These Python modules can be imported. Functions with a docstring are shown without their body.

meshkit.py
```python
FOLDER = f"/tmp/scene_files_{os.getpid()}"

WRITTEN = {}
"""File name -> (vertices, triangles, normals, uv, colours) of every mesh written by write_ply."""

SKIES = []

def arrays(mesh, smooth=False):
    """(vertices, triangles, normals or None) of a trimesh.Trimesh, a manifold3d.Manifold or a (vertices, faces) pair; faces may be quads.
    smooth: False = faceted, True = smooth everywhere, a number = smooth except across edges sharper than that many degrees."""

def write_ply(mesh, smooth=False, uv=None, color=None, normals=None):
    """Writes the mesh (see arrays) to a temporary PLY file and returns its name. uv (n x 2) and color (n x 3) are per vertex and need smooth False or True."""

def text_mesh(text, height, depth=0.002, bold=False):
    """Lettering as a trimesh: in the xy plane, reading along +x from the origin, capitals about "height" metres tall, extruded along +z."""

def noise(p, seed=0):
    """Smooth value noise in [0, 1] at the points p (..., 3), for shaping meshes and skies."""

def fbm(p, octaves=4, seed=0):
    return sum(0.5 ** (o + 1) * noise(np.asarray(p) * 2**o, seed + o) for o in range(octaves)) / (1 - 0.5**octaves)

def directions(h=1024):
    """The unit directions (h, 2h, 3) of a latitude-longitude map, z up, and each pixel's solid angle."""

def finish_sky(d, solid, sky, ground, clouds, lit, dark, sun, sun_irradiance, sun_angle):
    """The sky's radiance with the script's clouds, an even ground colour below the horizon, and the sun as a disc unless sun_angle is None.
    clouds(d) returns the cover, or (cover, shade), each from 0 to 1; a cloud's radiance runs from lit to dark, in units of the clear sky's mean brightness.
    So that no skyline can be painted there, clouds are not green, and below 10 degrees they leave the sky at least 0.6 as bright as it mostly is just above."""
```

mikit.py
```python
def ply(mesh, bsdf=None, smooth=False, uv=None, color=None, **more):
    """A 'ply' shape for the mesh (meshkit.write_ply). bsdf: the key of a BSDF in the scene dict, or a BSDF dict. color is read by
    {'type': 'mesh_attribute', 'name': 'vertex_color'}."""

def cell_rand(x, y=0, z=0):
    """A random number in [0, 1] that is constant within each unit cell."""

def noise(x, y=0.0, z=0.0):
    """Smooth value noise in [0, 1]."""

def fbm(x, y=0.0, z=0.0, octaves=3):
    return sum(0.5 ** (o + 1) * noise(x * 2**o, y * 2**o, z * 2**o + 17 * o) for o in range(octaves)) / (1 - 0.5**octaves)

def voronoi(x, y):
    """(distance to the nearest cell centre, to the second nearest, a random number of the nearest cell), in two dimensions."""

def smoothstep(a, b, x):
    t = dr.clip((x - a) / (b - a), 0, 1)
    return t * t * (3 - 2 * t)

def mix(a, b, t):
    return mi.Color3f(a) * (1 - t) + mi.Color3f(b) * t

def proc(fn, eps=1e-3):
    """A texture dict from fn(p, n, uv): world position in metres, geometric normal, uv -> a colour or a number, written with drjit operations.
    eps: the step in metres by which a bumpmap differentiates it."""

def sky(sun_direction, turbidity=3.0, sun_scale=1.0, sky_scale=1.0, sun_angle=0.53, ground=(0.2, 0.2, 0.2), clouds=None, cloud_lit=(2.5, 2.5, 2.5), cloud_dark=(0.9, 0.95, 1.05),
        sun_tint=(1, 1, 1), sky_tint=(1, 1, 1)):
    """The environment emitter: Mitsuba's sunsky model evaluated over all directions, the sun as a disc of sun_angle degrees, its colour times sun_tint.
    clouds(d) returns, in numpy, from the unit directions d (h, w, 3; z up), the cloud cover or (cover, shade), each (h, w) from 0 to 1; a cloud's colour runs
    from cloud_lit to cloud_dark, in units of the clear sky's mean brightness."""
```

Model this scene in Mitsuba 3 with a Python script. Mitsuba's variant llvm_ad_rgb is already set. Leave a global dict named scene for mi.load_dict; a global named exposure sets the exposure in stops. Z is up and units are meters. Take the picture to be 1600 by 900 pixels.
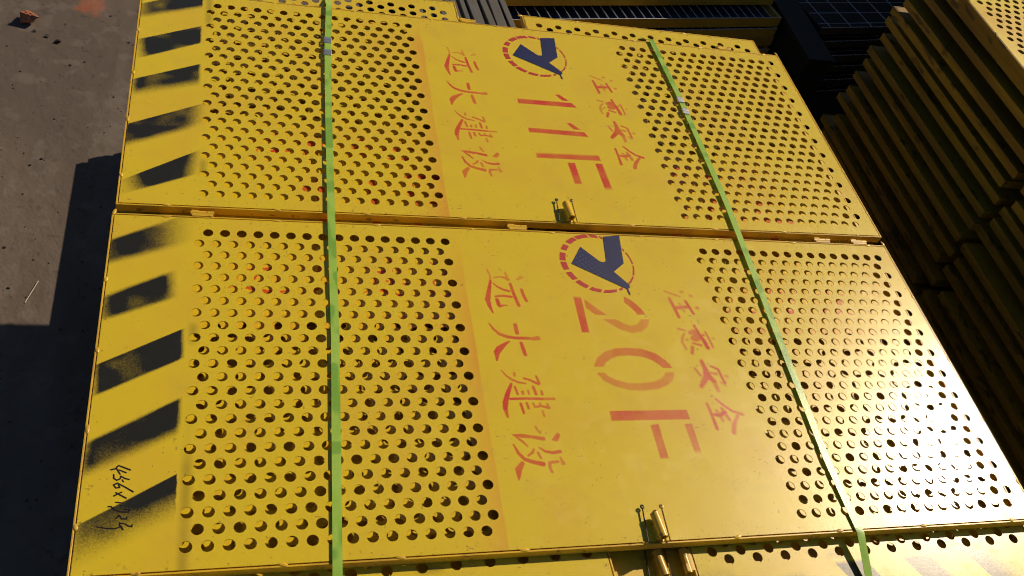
import math, random
import numpy as np, trimesh, manifold3d
import drjit as dr
import mitsuba as mi
import mikit, meshkit
from mikit import proc, noise, fbm, smoothstep, mix, cell_rand

T = mi.ScalarTransform4f
scene, labels = {'type': 'scene'}, {}
rng = random.Random(7)
U = 0.032                 # one hole pitch of the gates' perforation, in metres: the unit most sizes below are given in
TOP = 28.0                # height of the strapped stack's upper face above the ground, in pitches

# ------------------------------------------------------------------ camera, light, exposure
CAM = np.array([0.855, -42.428, 44.796 + TOP]) * U
FWD, DOWN = np.array([0.29268, 0.62336, -0.72510]), np.array([0.02249, -0.76258, -0.64650])
scene['camera'] = {'type': 'perspective', 'fov': math.degrees(2 * math.atan(0.5 / 0.9272)), 'fov_axis': 'x', 'near_clip': 0.05, 'far_clip': 300.0,
    'to_world': T().look_at(origin=CAM.tolist(), target=(CAM + FWD).tolist(), up=(-DOWN).tolist()),
    'film': {'type': 'hdrfilm', 'width': 1024, 'height': 576}, 'sampler': {'type': 'independent'}}
SUN = (0.681, 0.372, 0.633)
scene['sky'] = mikit.sky(SUN, turbidity=3.0, sky_scale=0.5, ground=(0.09, 0.085, 0.08))
exposure = 1.5

# ------------------------------------------------------------------ stencilled lettering, emblem and stripes, measured on the gates in hole pitches
NAME_STROKES = [(.95,[(18.01,-3.41,.068),(17.73,-4.37,.135),(17.55,-5.02,.167),(17.59,-5.57,.11),(17.71,-6.1,.033)]),(.5,[(17.94,-2.45,.046),(18.04,-2.97,.051),(18.01,-3.41,.063)]),(.6,[(18.31,-3.14,.046),(18.68,-3.05,.052),(18.98,-3.11,.075),(19.22,-3.28,.115)]),(.5,[(19.14,-2.65,.046),(19.19,-3.22,.103)]),(.9,[(18.15,-3.63,.028),(18.45,-3.98,.062),(18.78,-4.17,.079),(19.12,-4.28,.074)]),(.9,[(18.12,-4.74,.067),(18.66,-4.68,.079),(19.2,-4.76,.079)]),(.95,[(18.17,-5.0,.112),(18.23,-5.48,.122)]),(.9,[(18.26,-5.57,.078),(18.5,-5.47,.05),(18.8,-5.48,.022)]),(.9,[(19.31,-3.66,.091),(19.39,-4.54,.096),(19.55,-5.49,.101)]),(.85,[(19.99,-4.13,.091),(20.04,-4.65,.096),(20.14,-5.09,.096)]),(.4,[(19.86,-3.26,.081),(20.2,-3.06,.116)]),(.9,[(17.31,-6.94,.027),(17.52,-7.41,.07),(17.85,-7.8,.108),(18.29,-8.0,.108),(18.79,-8.1,.097),(19.22,-8.11,.108),(19.65,-8.13,.097)]),(.7,[(19.65,-8.13,.097),(19.99,-8.17,.13),(20.3,-8.11,.152)]),(.95,[(18.36,-8.37,.048),(18.03,-8.59,.107),(17.64,-8.91,.201),(17.43,-9.19,.19),(17.32,-9.79,.047)]),(.9,[(19.0,-7.07,.12),(19.0,-7.71,.119)]),(.9,[(19.12,-8.5,.097),(19.17,-8.97,.117),(19.21,-9.39,.106)]),(.85,[(17.47,-10.56,.021),(17.68,-10.94,.046),(17.97,-11.22,.062),(18.36,-11.44,.062),(18.8,-11.53,.046)]),(.7,[(18.24,-10.75,.067),(18.21,-10.94,.067)]),(.95,[(17.9,-11.54,.072),(17.59,-12.14,.127),(17.3,-12.84,.161),(17.21,-13.27,.14)]),(.8,[(17.21,-13.27,.14),(17.25,-13.87,.059)]),(.9,[(18.78,-11.16,.062),(19.13,-11.29,.067),(19.59,-11.58,.083)]),(.8,[(19.58,-11.0,.052),(19.66,-11.53,.073)]),(.85,[(18.08,-11.77,.067),(18.16,-12.29,.066)]),(.8,[(18.49,-12.13,.077),(18.49,-12.28,.066)]),(.8,[(18.86,-12.05,.056),(18.86,-12.3,.051)]),(.9,[(19.23,-11.79,.082),(19.3,-12.31,.082)]),(.85,[(19.69,-12.08,.046),(19.69,-12.33,.072)]),(.95,[(17.64,-12.62,.071),(18.59,-12.61,.076),(19.62,-12.66,.077)]),(.7,[(19.62,-12.66,.077),(20.37,-12.67,.077)]),(.9,[(18.22,-12.98,.081),(18.28,-13.61,.065)]),(.85,[(18.6,-12.94,.071),(18.64,-13.3,.07)]),(.75,[(18.99,-12.96,.056),(19.05,-13.23,.056),(19.45,-13.15,.066),(19.89,-13.29,.081)]),(.7,[(19.42,-12.97,.056),(19.39,-13.16,.056)]),(.65,[(19.85,-13.02,.066),(19.91,-13.29,.081)]),(.6,[(19.47,-13.51,.055),(19.49,-13.87,.065)]),(.85,[(17.36,-15.09,.044),(17.86,-15.16,.117),(18.45,-15.25,.098),(19.11,-15.4,.118)]),(.9,[(17.49,-15.2,.044),(17.8,-15.51,.068),(18.07,-15.86,.029)]),(.65,[(18.8,-14.57,.054),(18.88,-14.82,.059),(18.99,-15.02,.044)]),(.75,[(19.67,-15.48,.049),(19.86,-15.43,.158),(20.05,-15.18,.124)]),(.9,[(17.25,-15.71,.034),(17.44,-16.29,.086),(17.73,-16.69,.105),(18.22,-16.9,.115),(18.75,-17.04,.139)]),(.8,[(18.4,-16.06,.053),(18.28,-16.27,.072),(17.97,-16.47,.048)]),(.8,[(18.6,-16.3,.068),(18.7,-16.66,.053)]),(.9,[(18.75,-15.97,.029),(19.05,-16.23,.068),(19.48,-16.34,.087),(19.94,-16.27,.098)]),(.85,[(17.54,-16.94,.114),(17.24,-17.33,.189),(17.19,-17.67,.113),(17.14,-17.95,.033)]),(.7,[(19.66,-16.92,.077),(19.17,-16.96,.086),(19.11,-17.28,.077),(19.18,-17.58,.067)]),(.6,[(19.87,-16.65,.044),(19.96,-17.04,.125)])]
CAUTION_STROKES = [(.55,[(29.93,-4.55,.054),(30.36,-4.74,.066),(30.9,-5.0,.042)]),(.5,[(31.15,-4.59,.097),(31.23,-4.58,.097)]),(.45,[(31.76,-4.94,.109),(31.79,-4.94,.109)]),(.5,[(31.89,-6.0,.119),(31.91,-5.99,.119)]),(.75,[(30.07,-5.14,.072),(30.17,-5.87,.118),(30.25,-6.78,.094)]),(.7,[(30.23,-6.01,.13),(30.73,-5.94,.154),(31.17,-5.92,.131)]),(.5,[(30.69,-5.63,.077),(30.81,-6.28,.077)]),(.85,[(31.21,-5.41,.072),(31.31,-5.93,.095),(31.44,-6.51,.071)]),(.6,[(29.86,-7.76,.058),(30.32,-7.91,.052)]),(.5,[(30.2,-8.16,.052),(29.94,-8.47,.069),(29.8,-8.89,.068),(29.88,-9.42,.068)]),(.45,[(30.19,-8.68,.08),(30.24,-8.67,.08)]),(.65,[(30.64,-8.11,.162),(30.95,-8.0,.191),(31.07,-8.47,.277),(30.8,-8.57,.276)]),(.75,[(30.56,-8.97,.074),(31.07,-9.14,.074)]),(.85,[(31.13,-7.53,.07),(31.24,-8.17,.093),(31.38,-8.7,.133),(31.49,-9.36,.132)]),(.6,[(31.49,-8.31,.087),(31.53,-8.32,.087)]),(.7,[(31.77,-8.07,.052),(31.86,-8.84,.052),(31.88,-9.32,.052)]),(.3,[(32.16,-8.6,.093),(32.18,-8.61,.093)]),(.7,[(30.4,-9.29,.102),(30.2,-9.78,.09)]),(.6,[(29.97,-10.96,.049),(30.17,-11.52,.084)]),(.7,[(30.65,-10.39,.1),(30.69,-11.13,.191),(30.66,-11.46,.253)]),(.7,[(30.63,-11.55,.232),(29.95,-12.35,.125)]),(.7,[(30.69,-11.54,.232),(30.98,-12.0,.161)]),(.5,[(30.98,-12.0,.154),(31.01,-12.73,.111)]),(.55,[(30.92,-11.35,.092),(31.34,-11.43,.099)]),(.8,[(31.15,-10.83,.057),(31.59,-11.07,.064),(31.69,-12.17,.077)]),(.4,[(31.99,-11.65,.127),(32.04,-11.64,.127)]),(.4,[(31.47,-12.11,.091),(31.67,-12.33,.077)]),(.8,[(29.87,-13.64,.061),(29.91,-14.42,.088),(29.91,-15.46,.093)]),(.75,[(30.02,-14.45,.088),(30.45,-14.52,.149),(30.85,-14.33,.149)]),(.6,[(30.35,-14.18,.075),(30.52,-14.9,.087)]),(.65,[(30.76,-14.02,.075),(30.99,-14.86,.108)]),(.8,[(30.61,-13.33,.048),(30.99,-13.84,.075),(31.44,-14.27,.082),(32.03,-14.53,.082)]),(.65,[(31.7,-14.56,.088),(31.17,-15.23,.134),(30.95,-15.79,.133)])]
NAME_FIT = [0.999,.0075,-0.4419,-0.0598]
CAUTION_FIT = [1.0076,.0239,-0.3997,-0.0298]
EMBLEM_OUTLINE = [(24.59,-0.02),(25.68,-1.29),(25.85,-1.39),(26.05,-1.39),(26.2,-1.25),(26.54,1.05),(27.83,1.22),(27.47,-1.45),(26.53,-2.25),(27.36,-3.38),(27.35,-3.63),(27.14,-3.81),(23.57,-1.61)]
EMBLEM_TAIL = [(27.13,-3.75),(27.18,-4.24)]
EMBLEM_FIT = [1.0354,.0283,-0.9495,-1.6786]
RING_ARCS = [(69.8,74.1),(78.0,90.9),(95.2,116.1),(118.6,135.6),(141.6,154.0),(160.4,176.7),(179.7,195.5),(-159.0,-142.7),(-139.1,-120.5),(-116.3,-98.5),(-94.7,-73.2),(-68.1,-61.1),(.1,25.1),(-24.3,-3.4),(-45.5,-27.3),(28.5,33.7)]
DIGITS_A = [(.85,(.192,.04,.04,.04),[(23.04,-4.5),(23.6,-4.59),(23.48,-7.53),(22.96,-7.54)]),(.7,(.12,.04,.04,.04,.04),[(23.75,-4.7),(25.1,-6.08),(24.26,-6.06),(23.73,-5.51)]),(.8,(.04,.04,.04,.04),[(23.34,-13.48),(28.48,-13.48),(28.52,-14.19),(23.28,-14.19)]),(.8,(.04,.04,.12,.04),[(25.72,-14.53),(26.29,-14.47),(26.26,-16.85),(25.71,-16.86)]),(.7,(.04,.04,.3,.04),[(27.99,-14.51),(28.54,-14.47),(28.51,-16.57),(28.06,-16.55)])]
TWO_UPPER = [(.75,[(26.58,-4.63,.245),(26.88,-4.89,.272),(27.21,-5.28,.284),(27.46,-5.71,.283),(27.63,-6.22,.281)])]
TWO_LOWER = [(.55,[(24.93,-6.26,.289),(25.43,-6.68,.301),(25.94,-7.03,.314),(26.49,-7.23,.301),(27.07,-7.12,.303),(27.49,-6.79,.305),(27.7,-6.36,.294),(27.77,-6.14,.295)])]
ZERO_UPPER = [(.65,[(23.35,-10.59,.291),(23.49,-10.14,.294),(23.77,-9.71,.309),(24.31,-9.31,.312),(24.95,-9.09,.302)]),(.75,[(24.95,-9.09,.302),(25.79,-9.04,.304),(26.71,-9.13,.318),(27.46,-9.46,.331),(27.92,-9.91,.33),(28.2,-10.38,.29),(28.27,-10.74,.289)])]
ZERO_LOWER = [(.6,[(23.43,-10.27,.244),(23.47,-10.69,.243),(23.69,-11.08,.254),(24.25,-11.45,.259),(25.06,-11.72,.266),(25.97,-11.76,.273),(26.93,-11.66,.282),(27.6,-11.4,.297),(28.04,-11.01,.3),(28.28,-10.41,.303)])]
DIGITS_B = [(.95,(.04,.04,.04,.04),[(22.84,-8.4),(27.45,-8.4),(27.79,-8.98),(22.82,-8.99)]),(.95,(.04,.04,.04,.04),[(26.19,-7.48),(26.57,-7.41),(27.26,-8.19),(26.67,-8.2)]),(.95,(.04,.04,.072,.04),[(23.05,-11.89),(27.69,-11.94),(27.94,-12.52),(23.05,-12.42)]),(.9,(.04,.04,.04,.04),[(26.41,-11.01),(26.78,-10.94),(27.47,-11.71),(26.85,-11.71)]),(.85,(.18,.04,.04,.12),[(23.11,-14.76),(28.24,-14.58),(28.29,-15.22),(23.07,-15.31)]),(.95,(.04,.04,.12,.08),[(25.44,-15.65),(26.06,-15.63),(26.09,-17.93),(25.51,-17.97)]),(1,(.04,.12,.36,.04),[(27.71,-15.54),(28.32,-15.51),(28.44,-18.34),(27.81,-18.38)])]
CLIP_TWO = [(27.35,-5.99),(27.88,-5.98),(25.53,-6.4),(27.95,-6.37),(26.67,-4.55),(26.57,-5.0)]
CLIP_ZERO = [(23.16,-10.21),(28.45,-10.33),(23.22,-10.67),(28.47,-10.67)]
STRIPES_B = [(1,(.04,.06,.3,.6),[(-5.58,-0.71),(-1.1,1.84),(-1.1,-0.26),(-5.6,-2.46)]),(1,(.04,.08,.08,.5),[(-5.43,-5.15),(-1.09,-2.78),(-1.1,-4.96),(-5.08,-7.3)]),(1,(.04,.12,.45,.35),[(-5.47,-9.78),(-1.06,-7.44),(-1.05,-9.66),(-5.48,-11.4)]),(1,(.04,.6,.3,.1),[(-5.51,-14.56),(-0.95,-11.99),(-1.06,-14.32),(-5.66,-16.74)]),(1,(.04,.5,.08,1.1),[(-5.04,-19.65),(-1.07,-16.85),(-1.2,-19.2),(-4.76,-20.96)])]
STRIPES_A = [(1,(.12,1.6,.25,.1),[(-5.54,-0.84),(-1.93,1.19),(-2.14,-1.35),(-5.59,-2.78)]),(.95,(.15,.4,.15,.6),[(-5.67,-5.31),(-1.98,-3.25),(-1.74,-5.3),(-5.64,-7.11)]),(1,(.04,.15,.08,.25),[(-5.56,-10.07),(-1.13,-7.5),(-1.08,-9.6),(-5.4,-12.08)]),(.85,(.1,.15,.3,.3),[(-5.52,-14.86),(-1.07,-12.18),(-1.07,-14.34),(-5.7,-16.89)]),(1,(.04,.04,.9,.3),[(-5.6,-19.48),(-1.06,-16.79),(-1.04,-18.57),(-5.7,-21.12)])]
HAND = [(1,[(-4.19,-16.45,.044),(-3.97,-16.4,.044),(-3.91,-16.28,.044),(-3.84,-16.23,.044),(-3.3,-16.49,.049)]),(1,[(-3.95,-16.37,.044),(-3.75,-16.71,.043)]),(1,[(-3.82,-16.47,.038),(-3.48,-16.64,.044)]),(1,[(-4.04,-16.73,.043),(-4.02,-16.94,.043),(-3.87,-17.05,.043),(-3.73,-16.98,.043),(-3.7,-16.83,.043),(-3.51,-16.96,.043),(-3.31,-17.03,.043)]),(1,[(-3.62,-17.04,.038),(-3.56,-17.15,.038)]),(1,[(-3.08,-17.72,.048),(-3.47,-17.44,.043),(-3.83,-17.21,.043),(-4.0,-17.3,.043),(-3.88,-17.48,.043),(-3.71,-17.45,.043),(-3.78,-17.28,.038)]),(1,[(-3.94,-17.91,.042),(-3.6,-17.72,.043)]),(1,[(-3.86,-17.74,.043),(-3.38,-18.05,.048)]),(1,[(-3.82,-18.26,.037),(-3.48,-18.31,.037)]),(1,[(-4.14,-18.48,.042),(-4.02,-18.48,.042),(-3.86,-18.66,.042),(-3.56,-18.79,.042),(-3.22,-18.81,.042),(-3.14,-18.7,.042),(-3.43,-18.65,.037)]),(1,[(-3.75,-19.12,.041),(-3.62,-18.96,.042),(-3.49,-19.16,.042),(-3.27,-19.17,.042),(-3.25,-19.09,.036)]),(1,[(-3.32,-19.43,.036),(-3.56,-19.38,.041),(-3.55,-19.49,.041),(-3.39,-19.72,.046)]),(1,[(-3.32,-19.43,.036),(-3.17,-19.55,.041),(-3.0,-19.59,.041),(-2.99,-19.49,.036)]),(1,[(-4.57,-19.52,.031),(-4.11,-19.63,.036),(-3.73,-19.66,.036),(-3.45,-19.55,.036)])]

# ------------------------------------------------------------------ small helpers
def ref(k): return {'type': 'ref', 'id': k}
def clash(name):
    if name not in labels and name not in scene: return name
    n = 1
    while '%s_%03d' % (name, n) in labels or '%s_%03d' % (name, n) in scene: n += 1
    return '%s_%03d' % (name, n)
def thing(name, label, cat, group=None, kind=None):
    k = clash(name); labels[k] = {'label': label, 'category': cat}
    if group: labels[k]['group'] = group
    if kind: labels[k]['kind'] = kind
    return k
def part(parent, name, shape, label=None):
    k = clash(parent + '__' + name); scene[k] = shape
    if label: labels[k] = {'label': label}
    return k
def place(shape, M, bsdf=None):
    s = dict(shape); s['to_world'] = M
    if bsdf: s['bsdf'] = ref(bsdf)
    return s
def W(x, y, z): return np.array([x, y, z + TOP]) * U          # pitches (z from the stack's upper face) -> metres
def box(x0, x1, y0, y1, z0, z1):
    b = trimesh.creation.box(extents=(x1 - x0, y1 - y0, z1 - z0)); b.apply_translation(((x0 + x1) / 2, (y0 + y1) / 2, (z0 + z1) / 2)); return b
def rbox(x0, x1, y0, y1, z0, z1, r):
    m = manifold3d.Manifold.batch_hull([manifold3d.Manifold.sphere(r, 8).translate((x, y, z)) for x in (x0 + r, x1 - r) for y in (y0 + r, y1 - r) for z in (z0 + r, z1 - r)])
    return man(m)
def man(m):
    q = m.to_mesh(); return trimesh.Trimesh(q.vert_properties[:, :3], q.tri_verts, process=False)
def cat(l): return trimesh.util.concatenate(l)
def rod(p, q, r, n=10):
    p, q = np.array(p, float), np.array(q, float)
    return trimesh.creation.cylinder(radius=r, segment=(p, q), sections=n)
def scaled(m, s=U):
    m = m.copy(); m.apply_scale(s); return m
def rot(axis, deg): return T().rotate(axis, deg)

# ------------------------------------------------------------------ paint on the gates, in gate coordinates (uv in hole pitches)
def capsules(u, v, strokes, soft=0.035, grow=0.0):
    cov = mi.Float(0)
    for st, pts in strokes:
        d = mi.Float(9)
        for (x0, y0, r0), (x1, y1, r1) in zip(pts[:-1], pts[1:]):
            bx, by = x1 - x0, y1 - y0
            px, py = u - x0, v - y0
            h = dr.clip((px * bx + py * by) * (1 / max(bx * bx + by * by, 1e-9)), 0, 1)
            d = dr.minimum(d, dr.sqrt(dr.square(px - h * bx) + dr.square(py - h * by)) - (r0 + h * (r1 - r0)))
        cov = dr.maximum(cov, st * smoothstep(soft, -soft, d - grow))
    return cov
def polygons(u, v, polys, spread=1.0):
    cov = mi.Float(0)
    for st, soft, pts in polys:
        n = len(pts)
        area = sum(pts[i][0] * pts[(i + 1) % n][1] - pts[(i + 1) % n][0] * pts[i][1] for i in range(n))
        c = mi.Float(st)
        for i in range(n):
            (x0, y0), (x1, y1) = pts[i], pts[(i + 1) % n]
            l = math.hypot(x1 - x0, y1 - y0); s = 1 if area > 0 else -1
            nx, ny = -(y1 - y0) / l * s, (x1 - x0) / l * s
            c = c * smoothstep(-soft[i] * 0.6 * spread, soft[i] * spread, (u - x0) * nx + (v - y0) * ny)
        cov = dr.maximum(cov, c)
    return cov
def half(u, v, p, q, sign):                       # 1 on one side of the line p-q, a stencil's bridge
    l = math.hypot(q[0] - p[0], q[1] - p[1])
    return smoothstep(-0.03, 0.03, sign * ((u - p[0]) * -(q[1] - p[1]) + (v - p[1]) * (q[0] - p[0])) / l)
def fitted(u, v, f):                              # undo the small shift and turn with which a stencil was laid on this gate
    a, b, tx, ty = f; n = a * a + b * b
    x, y = u - tx, v - ty
    return (a * x + b * y) / n, (a * y - b * x) / n
def digits_20f(u, v):
    c = polygons(u, v, DIGITS_A)
    c = dr.maximum(c, capsules(u, v, TWO_UPPER) * half(u, v, CLIP_TWO[0], CLIP_TWO[1], 1) * half(u, v, CLIP_TWO[4], CLIP_TWO[5], 1))
    c = dr.maximum(c, capsules(u, v, TWO_LOWER, 0.09) * half(u, v, CLIP_TWO[2], CLIP_TWO[3], -1))
    c = dr.maximum(c, capsules(u, v, ZERO_UPPER, 0.05) * half(u, v, CLIP_ZERO[0], CLIP_ZERO[1], 1))
    return dr.maximum(c, capsules(u, v, ZERO_LOWER, 0.09) * half(u, v, CLIP_ZERO[2], CLIP_ZERO[3], -1))
def digits_11f(u, v): return polygons(u, v, DIGITS_B)

X0, X1, Y0, Y1 = -5.62, 50.42, -22.12, 1.40       # the gate's outline
YELLOW, RED, BLACK = (0.62, 0.468, 0.020), (0.52, 0.030, 0.020), (0.007, 0.009, 0.010)
def paint(digits, stripes, name_fit, caution_fit, hand=None, seed=0.0, haze=1.0, blur=0.06):
    def fn(p, n, uv):
        u, v = uv.x, uv.y
        wob = noise(u * 3 + seed, v * 3, 3.0) - 0.5
        base = mix(YELLOW, (0.60, 0.40, 0.03), 0.5 * smoothstep(0.35, 0.8, fbm(u * 0.35 + seed, v * 0.35, 1.0, 4)))
        # dust and scuffs
        base = mix(base, (0.42, 0.30, 0.09), 0.16 * smoothstep(0.60, 0.95, fbm(u * 0.7, v * 0.7 + seed, 5.0, 4)))
        base = mix(base, (0.20, 0.13, 0.04), 0.5 * smoothstep(0.90, 0.95, noise(u * 6.3 + seed, v * 6.3, 9.0)) * smoothstep(0.6, 0.8, noise(u * 0.9, v * 0.9 + seed, 2.0)))
        sc = smoothstep(0.80, 0.90, noise(u * 0.9 + v * 6.0 + seed, v * 17.0 - u * 9.0)) * smoothstep(0.62, 0.8, noise(u * 0.5, v * 0.5, seed))
        base = mix(base, (0.46, 0.33, 0.06), 0.35 * sc)
        edge = dr.minimum(dr.minimum(u - X0, X1 - u), dr.minimum(v - Y0, Y1 - v))
        base = mix(base, (0.15, 0.075, 0.03), 0.75 * smoothstep(0.9, 0.1, edge) * smoothstep(0.66, 0.76, fbm(u * 5.5, v * 5.5, seed, 3)))
        # drift of red spray round the card that was laid on for the lettering
        card = 15.9 + 0.10 * noise(v * 0.6 + seed) + 0.02 * v
        d = card - u
        drift = dr.exp(-dr.maximum(d, 0) * 0.9) * smoothstep(-0.05, 0.06, d) * smoothstep(1.5, -4.0, v) * (0.5 + 0.9 * noise(v * 0.35 + seed, 4.0))
        drift = drift + 0.22 * smoothstep(2.6, 0.6, dr.abs(u - 19.5)) * smoothstep(0.55, 0.85, fbm(u * 0.8, v * 0.8, seed, 3))
        base = mix(base, (0.62, 0.22, 0.03), dr.clip(0.5 * haze * drift, 0, 0.6))
        x, y = fitted(u, v, name_fit)
        red = capsules(x, y, NAME_STROKES, 0.04, 0.014)
        x, y = fitted(u, v, caution_fit)
        red = dr.maximum(red, dr.minimum(1.0, 1.25 * capsules(x, y, CAUTION_STROKES, blur, 0.016)))
        red = dr.maximum(red, digits(u, v))
        red = red * (0.72 + 0.4 * fbm(u * 0.9 + seed, v * 0.9, 7.0, 3)) * (0.9 + 0.2 * noise(u * 24, v * 24, seed))
        base = mix(base, RED, dr.clip(red, 0, 1))
        k = polygons(u + 0.06 * wob, v + 0.03 * wob, stripes, 1.7)
        speck = noise(u * 22, v * 22, seed + 3.0)
        dens = 0.66 + 0.95 * fbm(u * 0.5 + 3 * seed, v * 0.7, 11.0, 2)
        k = dr.clip(k * dens * (0.95 + 0.1 * speck), 0, 0.985)
        k = dr.clip(k * (1 + 1.5 * (speck - 0.5) * (1 - k)), 0, 0.985)
        # faint bleed on the far side of the masking tape
        k = dr.maximum(k, 0.34 * smoothstep(0.45, 0.0, dr.abs(u + 0.62)) * smoothstep(0.52, 0.8, noise(v * 0.42 + seed, 6.0)))
        base = mix(base, BLACK, k)
        if hand is not None:
            base = mix(base, (0.012, 0.008, 0.008), capsules(u, v, hand, 0.02))
        return base
    return fn
def relief(p, n, uv):                              # orange peel of the enamel over faint dents of the thin sheet
    return 0.55 * fbm(p.x * 9, p.y * 9, p.z * 9, 3) + 0.020 * noise(p.x * 330, p.y * 330, p.z * 330)
def rough(p, n, uv):
    return 0.27 + 0.05 * fbm(p.x * 7, p.y * 7, 0.0, 4) + 0.06 * smoothstep(0.55, 0.8, fbm(p.x * 45, p.y * 45, 2.0, 3))
def enamel(color, r=None, bump=0.0009, eps=0.0012):
    b = {'type': 'principled', 'base_color': color, 'roughness': r if r is not None else proc(rough), 'specular': 0.9 if r is None else 0.3}
    if r is None:                                    # thinner, glassier runs in the coat
        b = {'type': 'blendbsdf', 'weight': 0.60, 'a': b, 'b': {'type': 'principled', 'base_color': color, 'roughness': 0.14, 'specular': 0.55}}
    return {'type': 'twosided', 'b': {'type': 'bumpmap', 'arbitrary': proc(relief, eps), 'scale': bump, 'bsdf': b}}
IDENT = [1, 0, 0, 0]
scene['paint_20f'] = enamel(proc(paint(digits_20f, STRIPES_A, NAME_FIT, CAUTION_FIT, HAND, 1.3, 1.0, 0.11)))
scene['paint_11f'] = enamel(proc(paint(digits_11f, STRIPES_B, IDENT, IDENT, None, 5.7)))
scene['paint_unstriped'] = enamel(proc(paint(digits_11f, [], IDENT, IDENT, None, 3.1)))
def frame_color(p, n, uv):
    c = mix((0.66, 0.41, 0.022), (0.50, 0.30, 0.03), smoothstep(0.4, 0.75, fbm(p.x * 14, p.y * 14, p.z * 14, 3)))
    return mix(c, (0.16, 0.09, 0.035), 0.7 * smoothstep(0.70, 0.80, fbm(p.x * 60, p.y * 60, p.z * 60, 3)))
scene['frame_enamel'] = {'type': 'twosided', 'b': {'type': 'principled', 'base_color': proc(frame_color), 'roughness': 0.34, 'specular': 0.5}}
def shade_dark_color(p, n, uv):  # yellow enamel darkened to paint in the side stack's shade, plus random dark blotches
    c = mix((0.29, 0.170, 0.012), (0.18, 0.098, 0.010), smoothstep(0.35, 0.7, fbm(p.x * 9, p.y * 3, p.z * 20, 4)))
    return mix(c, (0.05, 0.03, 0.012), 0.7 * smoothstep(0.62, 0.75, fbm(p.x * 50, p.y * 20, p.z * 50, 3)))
scene['frame_shade_dark'] = {'type': 'twosided', 'b': {'type': 'principled', 'base_color': proc(shade_dark_color), 'roughness': 0.45, 'specular': 0.4}}
def worn(p, n, uv): return mix((0.10, 0.075, 0.03), (0.42, 0.27, 0.05), fbm(p.x * 120, p.y * 120, p.z * 120, 3))
scene['rod_steel'] = {'type': 'twosided', 'b': {'type': 'principled', 'base_color': proc(worn), 'roughness': 0.35, 'metallic': 0.4}}
scene['rod_dark'] = {'type': 'twosided', 'b': {'type': 'principled', 'base_color': {'type': 'rgb', 'value': (0.035, 0.026, 0.012)}, 'roughness': 0.45}}

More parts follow.
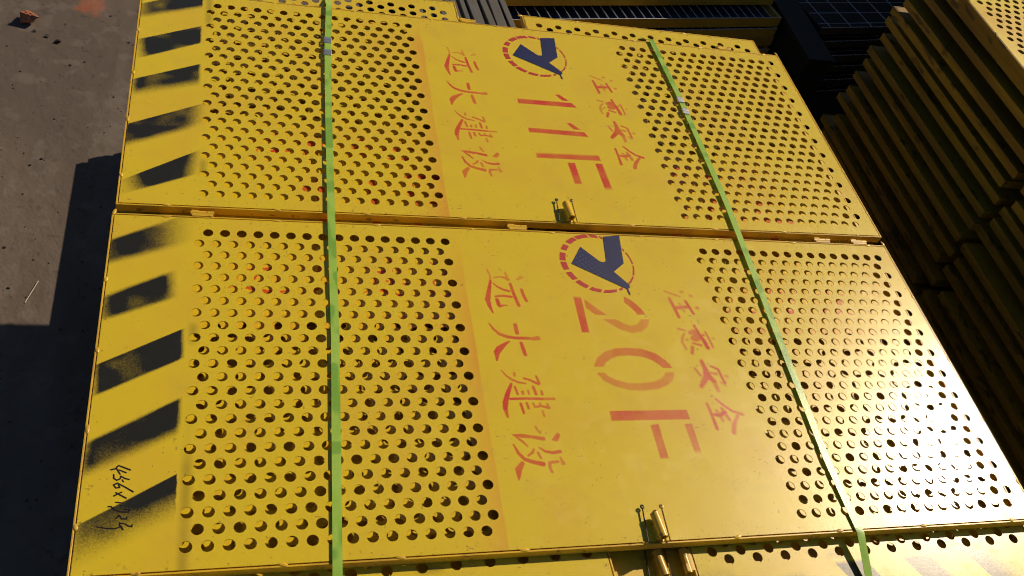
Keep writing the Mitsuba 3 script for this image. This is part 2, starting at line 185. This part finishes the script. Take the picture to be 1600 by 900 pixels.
# ------------------------------------------------------------------ the gate: perforated sheet welded into an angle-iron frame
ROW, GAP, HOLE = 0.9045, 34.099, 0.305
def sheet_mesh(holes=True):
    cs = manifold3d.CrossSection([[(X0 + .17, Y0 + .17), (X1 - .17, Y0 + .17), (X1 - .17, Y1 - .17), (X0 + .17, Y1 - .17)]])
    if holes:
        a = np.linspace(0, 2 * np.pi, 20, endpoint=False)
        ring = np.stack([np.cos(a), np.sin(a)], 1) * HOLE
        loops = [ring + ((c + z * GAP) - (r % 2) * .5, -r * ROW) for z in (0, 1) for r in range(24) for c in range(16)]
        cs = cs - manifold3d.CrossSection([l.tolist() for l in loops])
    m = man(cs.extrude(0.048).translate((0, 0, -0.048)))
    return m
def ply_local(mesh, smooth=False):                 # uv = gate coordinates in pitches
    return mikit.ply(scaled(mesh), None, smooth=smooth, uv=np.asarray(mesh.vertices)[:, :2])
def bead(x, y, z, s, ang):
    b = trimesh.creation.icosphere(subdivisions=1, radius=1.0)
    b.apply_scale((0.22 * s, 0.11, 0.055)); b.apply_transform(trimesh.transformations.rotation_matrix(ang, (0, 0, 1))); b.apply_translation((x, y, z)); return b
def frame_mesh(beads=True):
    t, D = 0.10, 0.60
    L = [rbox(X0, X1, Y0, Y0 + t, -D, -0.005, 0.02), rbox(X0, X1, Y1 - t, Y1, -D, -0.005, 0.02),
         rbox(X0, X0 + t, Y0 + t + .003, Y1 - t - .003, -D, -0.005, 0.02), rbox(X1 - t, X1, Y0 + t + .003, Y1 - t - .003, -D, -0.005, 0.02)]
    f = 0.85
    L += [box(X0 + .11, X1 - .11, Y0 + .11, Y0 + f, -.20, -.10), box(X0 + .11, X1 - .11, Y1 - f, Y1 - .11, -.20, -.10),
          box(X0 + .11, X0 + f, Y0 + f + .005, Y1 - f - .005, -.203, -.103), box(X1 - f, X1 - .11, Y0 + f + .005, Y1 - f - .005, -.203, -.103)]
    if beads:
        g = random.Random(3)
        for y in (Y0 + .13, Y1 - .13):
            for x in np.arange(X0 + 3.2, X1, 6.35): L.append(bead(x + g.uniform(-.5, .5), y, 0.0, g.uniform(.8, 1.4), g.uniform(-.3, .3)))
        for x in (X0 + .13, X1 - .13):
            for y in np.arange(Y0 + 2.5, Y1, 5.2): L.append(bead(x, y + g.uniform(-.4, .4), 0.0, g.uniform(.8, 1.3), math.pi / 2 + g.uniform(-.3, .3)))
    return cat(L)
def hollow(p, q, ro, ri, n=20):                    # an open pipe from p to q along an axis
    p, q = np.array(p, float), np.array(q, float); l = np.linalg.norm(q - p)
    m = trimesh.creation.annulus(r_min=ri, r_max=ro, height=l, sections=n)
    m.apply_transform(trimesh.geometry.align_vectors((0, 0, 1), (q - p) / l)); m.apply_translation((p + q) / 2); return m
def hinge_mesh():                                  # knuckle on the rear edge, about its own centre
    return cat([hollow((-.78, .30, -.16), (.18, .30, -.16), .23, .12), hollow((.21, .30, -.16), (.62, .30, -.16), .23, .12),
                rbox(-.7, .55, -.02, .26, -.08, .045, .03), box(-.72, -.3, .28, .46, .04, .075)])
def tube_mesh():
    return cat([hollow((24.20, -21.98, .46), (24.08, -20.52, .46), .27, .19), rbox(23.93, 24.40, -21.9, -20.75, 0.004, .23, .03), bead(24.25, -22.0, .1, .8, .5)])
def wire(p, q, r, k=0.09):
    ring = trimesh.creation.torus(major_radius=k, minor_radius=r * 1.15, major_sections=14, minor_sections=7)
    d = np.array(q, float) - np.array(p, float); d /= np.linalg.norm(d)
    ring.apply_translation(np.array(q) + d * k)
    return cat([rod(p, q, r, 8), ring])
def emblem_mark(f):
    import shapely
    from shapely.geometry import Polygon, LineString
    g = Polygon(EMBLEM_OUTLINE).buffer(.05).buffer(-.05)
    g = shapely.union_all([g, LineString(EMBLEM_TAIL).buffer(.055)])
    return trimesh.creation.extrude_polygon(g, 0.012)
def arc(t0, t1):
    c0, c1 = np.array((25.50, -1.47)), np.array((25.66, -1.48))
    a = np.radians(np.linspace(t0, t1, max(4, int((t1 - t0) / 3))))
    o = c0 + 2.69 * np.stack([np.cos(a), np.sin(a)], 1); i = c1 + 2.42 * np.stack([np.cos(a), np.sin(a)], 1)
    from shapely.geometry import Polygon
    return trimesh.creation.extrude_polygon(Polygon(np.vstack([o, i[::-1]])), 0.008)
def fit_mesh(m, f, z):
    a, b, tx, ty = f; m = m.copy(); v = np.array(m.vertices)
    m.vertices = np.stack([a * v[:, 0] - b * v[:, 1] + tx, b * v[:, 0] + a * v[:, 1] + ty, v[:, 2] + z], 1); return m
SHEET, PLAIN = ply_local(sheet_mesh()), ply_local(sheet_mesh(False))
FRAME, FRAME_PLAIN = ply_local(frame_mesh()), ply_local(frame_mesh(False))
HINGE = {x: mikit.ply(scaled(fit_mesh(hinge_mesh(), [1, 0, x, Y1], 0)), None, smooth=35) for x in (-.3, 20.4, 44.9, 48.2)}
TUBE = mikit.ply(scaled(tube_mesh()), None, smooth=35)
ROD_L = mikit.ply(scaled(wire((23.38, -22.02, .16), (23.58, -20.05, .20), .045)), None, smooth=35)
ROD_R = mikit.ply(scaled(wire((24.70, -22.02, .16), (24.68, -20.15, .30), .045)), None, smooth=35)

def blue(p, n, uv):
    u, v = p.x / U, p.y / U
    s, t = (u * 0.86 + v * 0.5) * 3.2, (v * 0.86 - u * 0.5) * 3.2
    dots = smoothstep(0.10, 0.03, dr.square(s - dr.floor(s) - 0.5) + dr.square(t - dr.floor(t) - 0.5)) * smoothstep(26.0, 23.8, u + 0.3 * v)
    c = mix((0.012, 0.015, 0.080), (0.018, 0.026, 0.085), fbm(u * 1.4, v * 1.4, 0.0, 3))
    return mix(c, (0.085, 0.10, 0.12), 0.45 * dots)
scene['emblem_blue'] = enamel(proc(blue), 0.42, 0.0006)
scene['emblem_red'] = enamel({'type': 'rgb', 'value': (0.42, 0.045, 0.035)}, 0.40, 0.0006)

def gate(M, label, bsdf='paint_plain', full=True, frame='frame_enamel', hinges=(-.3, 20.4, 44.9), tube=True, emblem=None, holes=True, group=None, rods=True):
    k = thing('safety_gate', label, 'gate', group)
    part(k, 'sheet', place(SHEET if holes else PLAIN, M, bsdf))
    part(k, 'frame', place(FRAME if full else FRAME_PLAIN, M, frame))
    for x in hinges: part(k, 'hinge', place(HINGE[x], M, 'frame_enamel'))
    if tube:
        part(k, 'latch_tube', place(TUBE, M, 'frame_enamel'))
        if rods:
            part(k, 'latch_rod', place(ROD_L, M, 'rod_dark'), 'dark latch rod with a ring at its end')
            part(k, 'latch_rod', place(ROD_R, M, 'rod_steel'), 'bright worn latch rod with a ring at its end')
    if emblem is not None:
        part(k, 'emblem', place(mikit.ply(scaled(fit_mesh(emblem_mark(emblem), emblem, 0.016)), None), M, 'emblem_blue'), 'blue checkmark-shaped sticker')
        r = part(k, 'emblem_ring', place(mikit.ply(scaled(fit_mesh(cat([arc(*t) for t in RING_ARCS]), emblem, 0.004)), None), M, 'emblem_red'), 'ring of red dashes round the blue mark')
    return k
def at(x, y, z, deg=0.0, tilt=None):               # gate pose: turn about z, then move; in pitches
    M = T().translate(W(x, y, z).tolist())
    if deg: M = M @ rot([0, 0, 1], deg)
    if tilt is not None: M = M @ rot([1, 0, 0], tilt[0]) @ rot([0, 1, 0], tilt[1])
    return M
def plain_color(p, n, uv):
    c = mix(YELLOW, (0.56, 0.36, 0.03), smoothstep(0.35, 0.75, fbm(p.x * 8, p.y * 8, p.z * 8, 3)))
    return mix(c, (0.22, 0.14, 0.05), 0.5 * smoothstep(0.68, 0.8, fbm(p.x * 40, p.y * 40, p.z * 40, 3)))
scene['paint_plain'] = {'type': 'twosided', 'b': {'type': 'principled', 'base_color': proc(plain_color), 'roughness': 0.36, 'specular': 0.5}}

# ------------------------------------------------------------------ the strapped stack
gate(at(0, 0, 0), 'yellow perforated gate lettered 20F on top of the strapped stack', 'paint_20f', hinges=(-.3, 20.4, 44.9, 48.2), emblem=IDENT)
gate(at(0.092, 24.248, 0.02, 0.12), 'yellow perforated gate lettered 11F on top of the strapped stack', 'paint_11f', emblem=EMBLEM_FIT)
gate(at(-0.8, -22.15, -0.63, 91.6) @ T().scale([1.015, 1, 1]), 'crosswise yellow gate under the upper gates, nearer their hazard-striped ends', 'paint_unstriped', tube=False)
gate(at(27.5, -22.45, -0.72, 90.2) @ T().scale([1.018, 1, 1]), 'crosswise yellow gate with sooty stripes on its end, under the glaring upper corner', 'paint_20f', tube=False)
gate(at(0.15, -1.6, -1.38, 0.0), 'yellow gate two layers down with a latch tube in the gap below 20F', 'paint_plain')
gate(at(0.2, 25.9, -1.38, 0.0), 'yellow gate two layers down under the 11F gate, glimpsed through its holes', 'paint_plain', tube=False)
z, i, low = -2.1, 0, 'yellow gates in the buried lower layers of the strapped stack'
while z > -TOP + 8:
    j = lambda: rng.uniform(-.35, .35)
    sh = 11.0 if z < -4 else 0          # the bundle below stands further forward
    for s in (0, 1):
        M = at(-0.8 + 28.2 * s + j(), -21.9 + j() - sh, z, 90 + rng.uniform(-.4, .4)) if i % 2 == 0 else at(j(), 24.2 * s + j() - .3 - sh, z, rng.uniform(-.3, .3))
        gate(M, 'yellow gate buried in the lower layers of the strapped stack', full=False, hinges=(), tube=False, holes=False, group=low)
    z -= 0.66; i += 1
while z > -TOP + .8:                                    # an older pile at the bottom, laid further back
    for s in (0, 1):
        gate(at(-4.2 + 27.5 * s + rng.uniform(-.3, .3), -10.4 + rng.uniform(-.4, .4), z, 90), 'yellow gate buried in the lower layers of the strapped stack', full=False, hinges=(), tube=False, holes=False, group=low)
    z -= 0.7

# ------------------------------------------------------------------ green straps with their metal seals
def strap_color(p, n, uv):
    return mix(mix((0.26, 0.46, 0.05), (0.36, 0.55, 0.11), fbm(p.x * 30, p.y * 30, p.z * 30, 3)), (0.13, 0.32, 0.045), 0.7 * smoothstep(0.5, 0.75, noise(p.x * 40, p.y * 36, 3.0)))
def strap_relief(p, n, uv):
    a, b = p.x / 0.0011, p.y / 0.0011
    return 0.5 * dr.sin(a * 3.1) * dr.sin(b * 3.1)
scene['strap_plastic'] = {'type': 'twosided', 'b': {'type': 'bumpmap', 'arbitrary': proc(strap_relief, 0.0001), 'scale': 0.00008,
    'bsdf': {'type': 'principled', 'base_color': proc(strap_color), 'roughness': 0.24, 'specular': 0.5}}}
scene['seal_metal'] = {'type': 'twosided', 'b': {'type': 'principled', 'base_color': {'type': 'rgb', 'value': (0.62, 0.63, 0.65)}, 'metallic': 0.9, 'roughness': 0.35}}
def ribbon(path, w, t=0.03, sub=10):
    P = np.array(path, float)
    pts, wid = [], []
    for a, b in zip(P[:-1], P[1:]):
        for s in np.linspace(0, 1, sub, endpoint=False): pts.append(a + (b - a) * s)
    pts.append(P[-1]); P = np.array(pts)
    V, F = [], []
    for i, p in enumerate(P):
        d = P[min(i + 1, len(P) - 1)] - P[max(i - 1, 0)]; d /= np.linalg.norm(d)
        side = np.cross(d, (0, 0, 1.0)) if abs(d[2]) < .98 else np.array((1.0, 0, 0))
        side = np.array((1.0, 0, 0)) - d * d[0]; side /= np.linalg.norm(side); up = np.cross(side, d)
        tw = p[3] if len(p) > 3 else 0
        for su, sv in ((-1, -1), (1, -1), (1, 1), (-1, 1)): V.append(p[:3] + side * su * w / 2 + up * sv * t / 2)
    for i in range(len(P) - 1):
        for k in range(4):
            a, b = 4 * i + k, 4 * i + (k + 1) % 4; F += [(a, b, b + 4), (a, b + 4, a + 4)]
    m = trimesh.Trimesh(V, F, process=False); m.fix_normals(); return m
def to_world(m): m = m.copy(); m.apply_translation((0, 0, TOP)); m.apply_scale(U); return m
def strap(path, label, seals):
    k = thing('strap', label, 'strap', 'green straps round the stack')
    part(k, 'band', mikit.ply(to_world(ribbon(path, 0.49)), 'strap_plastic', smooth=40))
    for x, y, z, a in seals:
        m = cat([rbox(-.30, .30, -.34, .34, -.05, .075, .04), rbox(-.31, .31, -.05, .05, -.05, .10, .03)])
        m.apply_transform(trimesh.transformations.rotation_matrix(a, (0, 0, 1))); m.apply_translation((x, y, z))
        part(k, 'seal', mikit.ply(to_world(m), 'seal_metal', smooth=35))
strap([(8.75, 20, -4.35), (8.75, 28.6, -4.3), (8.75, 28.7, -.9), (8.68, 25.6, .36), (8.30, 20, .30), (7.95, 12, .25), (7.60, 2.2, .28), (7.30, -8, .20), (6.62, -22.25, .14), (6.45, -27.6, -1.0), (6.45, -27.7, -4.3), (6.45, -20, -4.35)],
      'green strap running straight across the gates nearer the hazard stripes', [(8.33, 20.75, .32, -.04), (8.26, 19.2, .31, -.04)])
strap([(36.9, 20, -4.35), (36.9, 28.6, -4.3), (36.9, 28.7, -1.0), (37.05, 27.2, -.75), (37.35, 25.75, .24), (37.62, 18, .26), (37.62, 4.9, .28), (37.15, -6.4, .22), (36.72, -17.4, .2), (36.92, -22.25, .12), (36.25, -27.6, -1.0), (36.25, -27.7, -4.3), (36.25, -20, -4.35)],
      'green strap running across the gates nearer the sun glare', [(37.55, 17.2, .30, -.03), (37.55, 15.7, .30, -.03)])

# ------------------------------------------------------------------ the side stack of gates on the sunny side, seen in shade
names = ['topmost', 'second', 'third', 'fourth', 'fifth', 'sixth', 'seventh', 'eighth', 'ninth', 'tenth', 'eleventh', 'twelfth', 'thirteenth', 'fourteenth', 'fifteenth', 'sixteenth',
         'seventeenth', 'eighteenth', 'nineteenth', 'twentieth', 'twenty-first', 'twenty-second', 'twenty-third', 'twenty-fourth', 'twenty-fifth']
for s in (0, 1):
    z = 10.1
    for i in range(25):
        if z < -TOP + 1: break
        jx, jy = (rng.uniform(-.35, .45), rng.uniform(-.8, .8)) if i > 1 else (.45 * i, 0)
        near = 'the tall shaded side stack' if s == 0 else 'the nearer half of the tall shaded side stack'
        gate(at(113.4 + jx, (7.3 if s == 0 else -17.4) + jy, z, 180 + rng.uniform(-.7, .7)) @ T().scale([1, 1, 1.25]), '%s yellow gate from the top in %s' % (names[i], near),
             full=i == 0, hinges=(), tube=False, holes=i == 0, group='gates in the shaded side stack', frame='frame_shade_dark', bsdf='paint_plain' if i == 0 else 'frame_shade_dark')
        z -= (1.45 if i else .80) + rng.uniform(-.12, .12) + (0.35 if i % 3 == 2 else 0)

# ------------------------------------------------------------------ framed mesh panels stacked behind
def mesh_color(p, n, uv): return mix((0.62, 0.40, 0.03), (0.42, 0.25, 0.03), fbm(p.x * 10, p.y * 10, p.z * 10, 3))
scene['panel_frame'] = {'type': 'twosided', 'b': {'type': 'principled', 'base_color': proc(mesh_color), 'roughness': 0.4}}
scene['panel_frame_black'] = {'type': 'twosided', 'b': {'type': 'principled', 'base_color': {'type': 'rgb', 'value': (0.020, 0.022, 0.022)}, 'roughness': 0.4}}
scene['wire_grey'] = {'type': 'twosided', 'b': {'type': 'principled', 'base_color': {'type': 'rgb', 'value': (0.50, 0.52, 0.55)}, 'roughness': 0.35, 'metallic': 0.2}}
scene['back_board'] = {'type': 'twosided', 'b': {'type': 'principled', 'base_color': {'type': 'rgb', 'value': (0.040, 0.055, 0.085)}, 'roughness': 0.3}}
scene['black_steel'] = {'type': 'twosided', 'b': {'type': 'principled', 'base_color': {'type': 'rgb', 'value': (0.010, 0.011, 0.011)}, 'roughness': 0.5}}
def panel(w, d, h, cx, cy):
    t = .12
    fr = cat([rbox(0, w, 0, t, -h, 0, .03), rbox(0, w, d - t, d, -h, 0, .03), rbox(0, t, t, d - t, -h, 0, .03), rbox(w - t, w, t, d - t, -h, 0, .03)])
    wires = [rod((x, .05, -.10), (x, d - .05, -.10), .045, 6) for x in np.arange(cx / 2, w, cx)] + [rod((.05, y, -.14), (w - .05, y, -.14), .045, 6) for y in np.arange(cy / 2, d, cy)]
    return fr, cat(wires), box(t, w - t, t, d - t, -h + .05, -h + .15), rod((.02, .03, .03), (w - .02, .03, .03), .05, 6)
PANELS = {}
def mesh_panel(label, M, w, d, h, cx, cy, frame, group, backing='back_board'):
    if (w, d, h, cx) not in PANELS: PANELS[w, d, h, cx] = [mikit.ply(scaled(m), None) for m in panel(w, d, h, cx, cy)]
    f, g, b, r = PANELS[w, d, h, cx]
    k = thing('mesh_panel', label, 'mesh panel', group)
    part(k, 'frame', place(f, M, frame)); part(k, 'wire_mesh', place(g, M, 'wire_grey')); part(k, 'backing', place(b, M, backing)); part(k, 'rim_wire', place(r, M, 'wire_grey'))
def back(x, y, z, deg): return T().translate(W(x, y, z).tolist()) @ rot([0, 0, 1], deg)
ang = 11.0
ca, sa = math.cos(math.radians(ang)), math.sin(math.radians(ang))
def along(o, s, t): return o[0] + ca * s - sa * t, o[1] + sa * s + ca * t
order = ['topmost', 'second', 'third', 'fourth', 'fifth', 'sixth', 'seventh', 'eighth', 'ninth', 'tenth']
levels = [(-5.9, 6.5), (-7.2, 4.6), (-8.55, 2.2), (-10.0, 0.0), (-11.35, -.5), (-12.8, -.2), (-14.2, -.6), (-15.6, -.3), (-17.0, -.5), (-18.4, -.4)]
for i, (zz, t) in enumerate(levels):
    x, y = along((29.4, 42.2), rng.uniform(-.3, .3), t)
    mesh_panel('%s panel in the stack of brown framed mesh panels behind the gates' % order[i], back(x, y, zz, ang + rng.uniform(-.3, .3)), 36.8, 30, 1.25, 1.2, 60, 'panel_frame', 'brown framed mesh panels behind the gates')
for i, (zz, t) in enumerate([(-10.0, 0.0), (-12.2, .2), (-14.0, -.3), (-16.0, .1), (-18.0, -.2), (-20.0, 0.0)]):
    x, y = along((70.2, 47.8), rng.uniform(-.3, .3), t)
    mesh_panel('%s panel in the stack of black large-mesh panels beside the shaded gates' % order[i], back(x, y, zz, ang + rng.uniform(-.5, .5)), 30, 24, 1.0, 3.4, 2.2, 'panel_frame_black', 'black large-mesh panels beside the shaded gates', 'black_steel')

# long black steel box between the two stacks of mesh panels
k = thing('steel_box', 'long black steel box between the two stacks of mesh panels', 'box')
part(k, 'body', mikit.ply(to_world(rbox(66.1, 69.3, 41.3, 66, -TOP, -10.9, .08)), 'black_steel'))
part(k, 'lid', mikit.ply(to_world(rbox(65.9, 69.5, 41.0, 66.3, -10.85, -10.0, .08)), 'black_steel'))

# added unseen wall on the sunny side, put in to shade the panels behind
scene['wall_render'] = {'type': 'twosided', 'b': {'type': 'principled', 'base_color': {'type': 'rgb', 'value': (0.16, 0.15, 0.14)}, 'roughness': 0.9}}
k = thing('added_shade_wall', 'plain unseen wall added to shade the panels behind the gates', 'wall')
part(k, 'body', mikit.ply(to_world(rbox(95, 101, 35, 220, -TOP, 31, .1)), 'wall_render')); part(k, 'coping', mikit.ply(to_world(rbox(94.4, 101.6, 34.5, 220.5, 31.02, 32.5, .1)), 'wall_render'))

# grey steel slats laid side by side behind the crosswise gate
def slat_color(p, n, uv): return mix((0.060, 0.058, 0.055), (0.13, 0.125, 0.115), fbm(p.x * 16, p.y * 3, p.z * 6, 4))
scene['slat_steel'] = {'type': 'twosided', 'b': {'type': 'principled', 'base_color': proc(slat_color), 'roughness': 0.5, 'metallic': 0.1}}
k = thing('slat_stack', 'pile of long grey steel slats lying side by side behind the gates', 'steel slats')
x = 18.9
while x < 28.4:
    w = rng.choice([.62, .7, .8, 1.05, .5])
    m = rbox(x, x + w, 31.0 + rng.uniform(-.8, .8), 66, -9.2 + rng.uniform(-.2, .1), -8.4 + rng.uniform(-.25, .1), .05)
    m.apply_translation((-24, -42, 0)); m.apply_transform(trimesh.transformations.rotation_matrix(math.radians(4.5 + rng.uniform(-1, 1)), (0, 0, 1))); m.apply_translation((24, 42, 0))
    part(k, 'slat', mikit.ply(to_world(m), 'slat_steel')); x += w + rng.choice([.12, .16, .25, .36])
for y in (40, 66): part(k, 'bearer', mikit.ply(to_world(box(18.5, 28.5, y, y + 1, -TOP, -9.5)), 'panel_frame_black'))

# loose coil of black wire on the ground behind
def loop(r, z, w):
    a = np.linspace(0, 2 * np.pi, 40)
    p = np.stack([r * np.cos(a) * (1 + w * np.sin(3 * a)), r * np.sin(a) * (1 - w * np.cos(2 * a)), z + .25 * np.sin(2 * a + r)], 1)
    return cat([rod(p[q], p[q + 1], .13, 6) for q in range(39)])
m = cat([loop(5.0, .4, .05), loop(5.5, .7, .09), loop(6.1, .5, .12), loop(4.4, .8, .15)]); m.apply_translation((23.0, 73.5, -TOP))
scene['wire_coil'] = mikit.ply(to_world(m), 'black_steel'); labels['wire_coil'] = {'label': 'loose coil of black wire on the ground behind the gates', 'category': 'wire'}

# ------------------------------------------------------------------ the ground and what lies on it
def ground_color(p, n, uv):
    a = fbm(p.x * 1.3, p.y * 1.3, 0.0, 5); b = fbm(p.x * 18, p.y * 18, 3.0, 4)
    c = mix((0.138, 0.110, 0.090), (0.102, 0.082, 0.068), smoothstep(0.3, 0.7, a))
    c = mix(c, (0.170, 0.148, 0.130), 0.4 * smoothstep(0.55, 0.75, b))
    c = mix(c, (0.035, 0.030, 0.027), 0.35 * smoothstep(0.72, 0.82, fbm(p.x * 42, p.y * 42, 7.0, 3)))
    ridge = dr.abs(fbm(p.x * 0.9 + 4.0, p.y * 0.9, 2.0, 5) - 0.5)
    c = mix(c, (0.040, 0.033, 0.028), 0.55 * smoothstep(0.006, 0.001, ridge) * smoothstep(0.45, 0.6, noise(p.x * 0.7, p.y * 0.7, 8.0)))
    c = mix(c, (0.175, 0.150, 0.128), 0.35 * smoothstep(0.5, 0.8, fbm(p.x * 9.0, p.y * 1.1, 6.0, 4)))
    d = dr.sqrt(dr.square(p.x + 0.472) + dr.square((p.y - 2.03) * 0.8)) + 0.10 * (fbm(p.x * 22, p.y * 22, 1.0, 3) - 0.5)
    return mix(c, (0.34, 0.10, 0.045), 0.6 * smoothstep(0.065, 0.005, d))                  # brick dust ground into the concrete
def ground_relief(p, n, uv): return fbm(p.x * 25, p.y * 25, 0.0, 5) + 0.3 * fbm(p.x * 140, p.y * 140, 4.0, 2)
scene['concrete'] = {'type': 'twosided', 'b': {'type': 'bumpmap', 'arbitrary': proc(ground_relief, 0.001), 'scale': 0.004,
    'bsdf': {'type': 'principled', 'base_color': proc(ground_color), 'roughness': 0.85, 'specular': 0.25}}}
g = trimesh.Trimesh([(-120, -120, 0), (120, -120, 0), (120, 120, 0), (-120, 120, 0)], [(0, 1, 2), (0, 2, 3)], process=False)
scene['ground'] = mikit.ply(g, 'concrete', uv=np.array([(0, 0), (1, 0), (1, 1), (0, 1)], float))
labels['ground'] = {'label': 'dusty dark grey concrete yard floor', 'category': 'ground', 'kind': 'structure'}
def lump(r, seed):
    g = np.random.default_rng(seed)
    m = trimesh.convex.convex_hull(g.normal(size=(26, 3)) * (1, .8, .75) * .62 + g.uniform(-.35, .35, (26, 3)))
    for _ in range(3): m = m.subdivide()
    v = np.array(m.vertices); n = np.array(m.vertex_normals)
    m.vertices = (v + n * (0.20 * (meshkit.fbm(v * 2.6 + 9, 4, seed)[:, None] - .5) - .10 * (meshkit.noise(v * 5.5, 3)[:, None] > .62))) * r * .8
    return m
def brick_color(p, n, uv): return mix((0.40, 0.15, 0.075), (0.22, 0.10, 0.06), smoothstep(0.35, 0.7, fbm(p.x * 60, p.y * 60, p.z * 60, 4)))
scene['brick_clay'] = {'type': 'principled', 'base_color': proc(brick_color), 'roughness': 0.9}
scene['pebble_stone'] = {'type': 'principled', 'base_color': {'type': 'rgb', 'value': (0.05, 0.042, 0.036)}, 'roughness': 0.9}
scene['straw'] = {'type': 'principled', 'base_color': {'type': 'rgb', 'value': (0.55, 0.48, 0.36)}, 'roughness': 0.7}
m = lump(1.2, 4); m.apply_translation((-21.3, 58.8, -TOP + .75))
crumbs = [lump(.16 + .1 * q, 20 + q) for q in range(3)]
scene['brick_chunk'] = mikit.ply(to_world(m), 'brick_clay', smooth=20)
labels['brick_chunk'] = {'label': 'broken chunk of orange brick lying on the grey concrete', 'category': 'brick'}
m = rod((-15.9, 17.0, -TOP + .08), (-15.1, 19.5, -TOP + .2), .035, 6)
scene['straw_stalk'] = mikit.ply(to_world(m), 'straw'); labels['straw_stalk'] = {'label': 'pale thin straw lying on the concrete by the shadow', 'category': 'straw'}
bits = []
for q, c in enumerate(crumbs): c.apply_translation((-20.2 + 1.3 * q, 57.2 - .8 * q, -TOP + .12)); bits.append(c)
for i in range(260):
    x, y = rng.uniform(-34, -6), rng.uniform(-6, 62)
    r = rng.choice([.05, .06, .08, .1, .13]) * rng.uniform(.7, 1.3)
    b = trimesh.creation.icosphere(subdivisions=1, radius=r); b.vertices = np.array(b.vertices) * (1 + .35 * (meshkit.noise(np.array(b.vertices) / r * 1.3 + i)[:, None] - .5)) * (1, rng.uniform(.6, 1.2), .6)
    b.apply_translation((x, y, -TOP + r * .45)); bits.append(b)
scene['gravel_bits'] = mikit.ply(to_world(cat(bits)), 'pebble_stone'); labels['gravel_bits'] = {'label': 'scattered grit and crumbs on the concrete', 'category': 'grit', 'kind': 'stuff'}
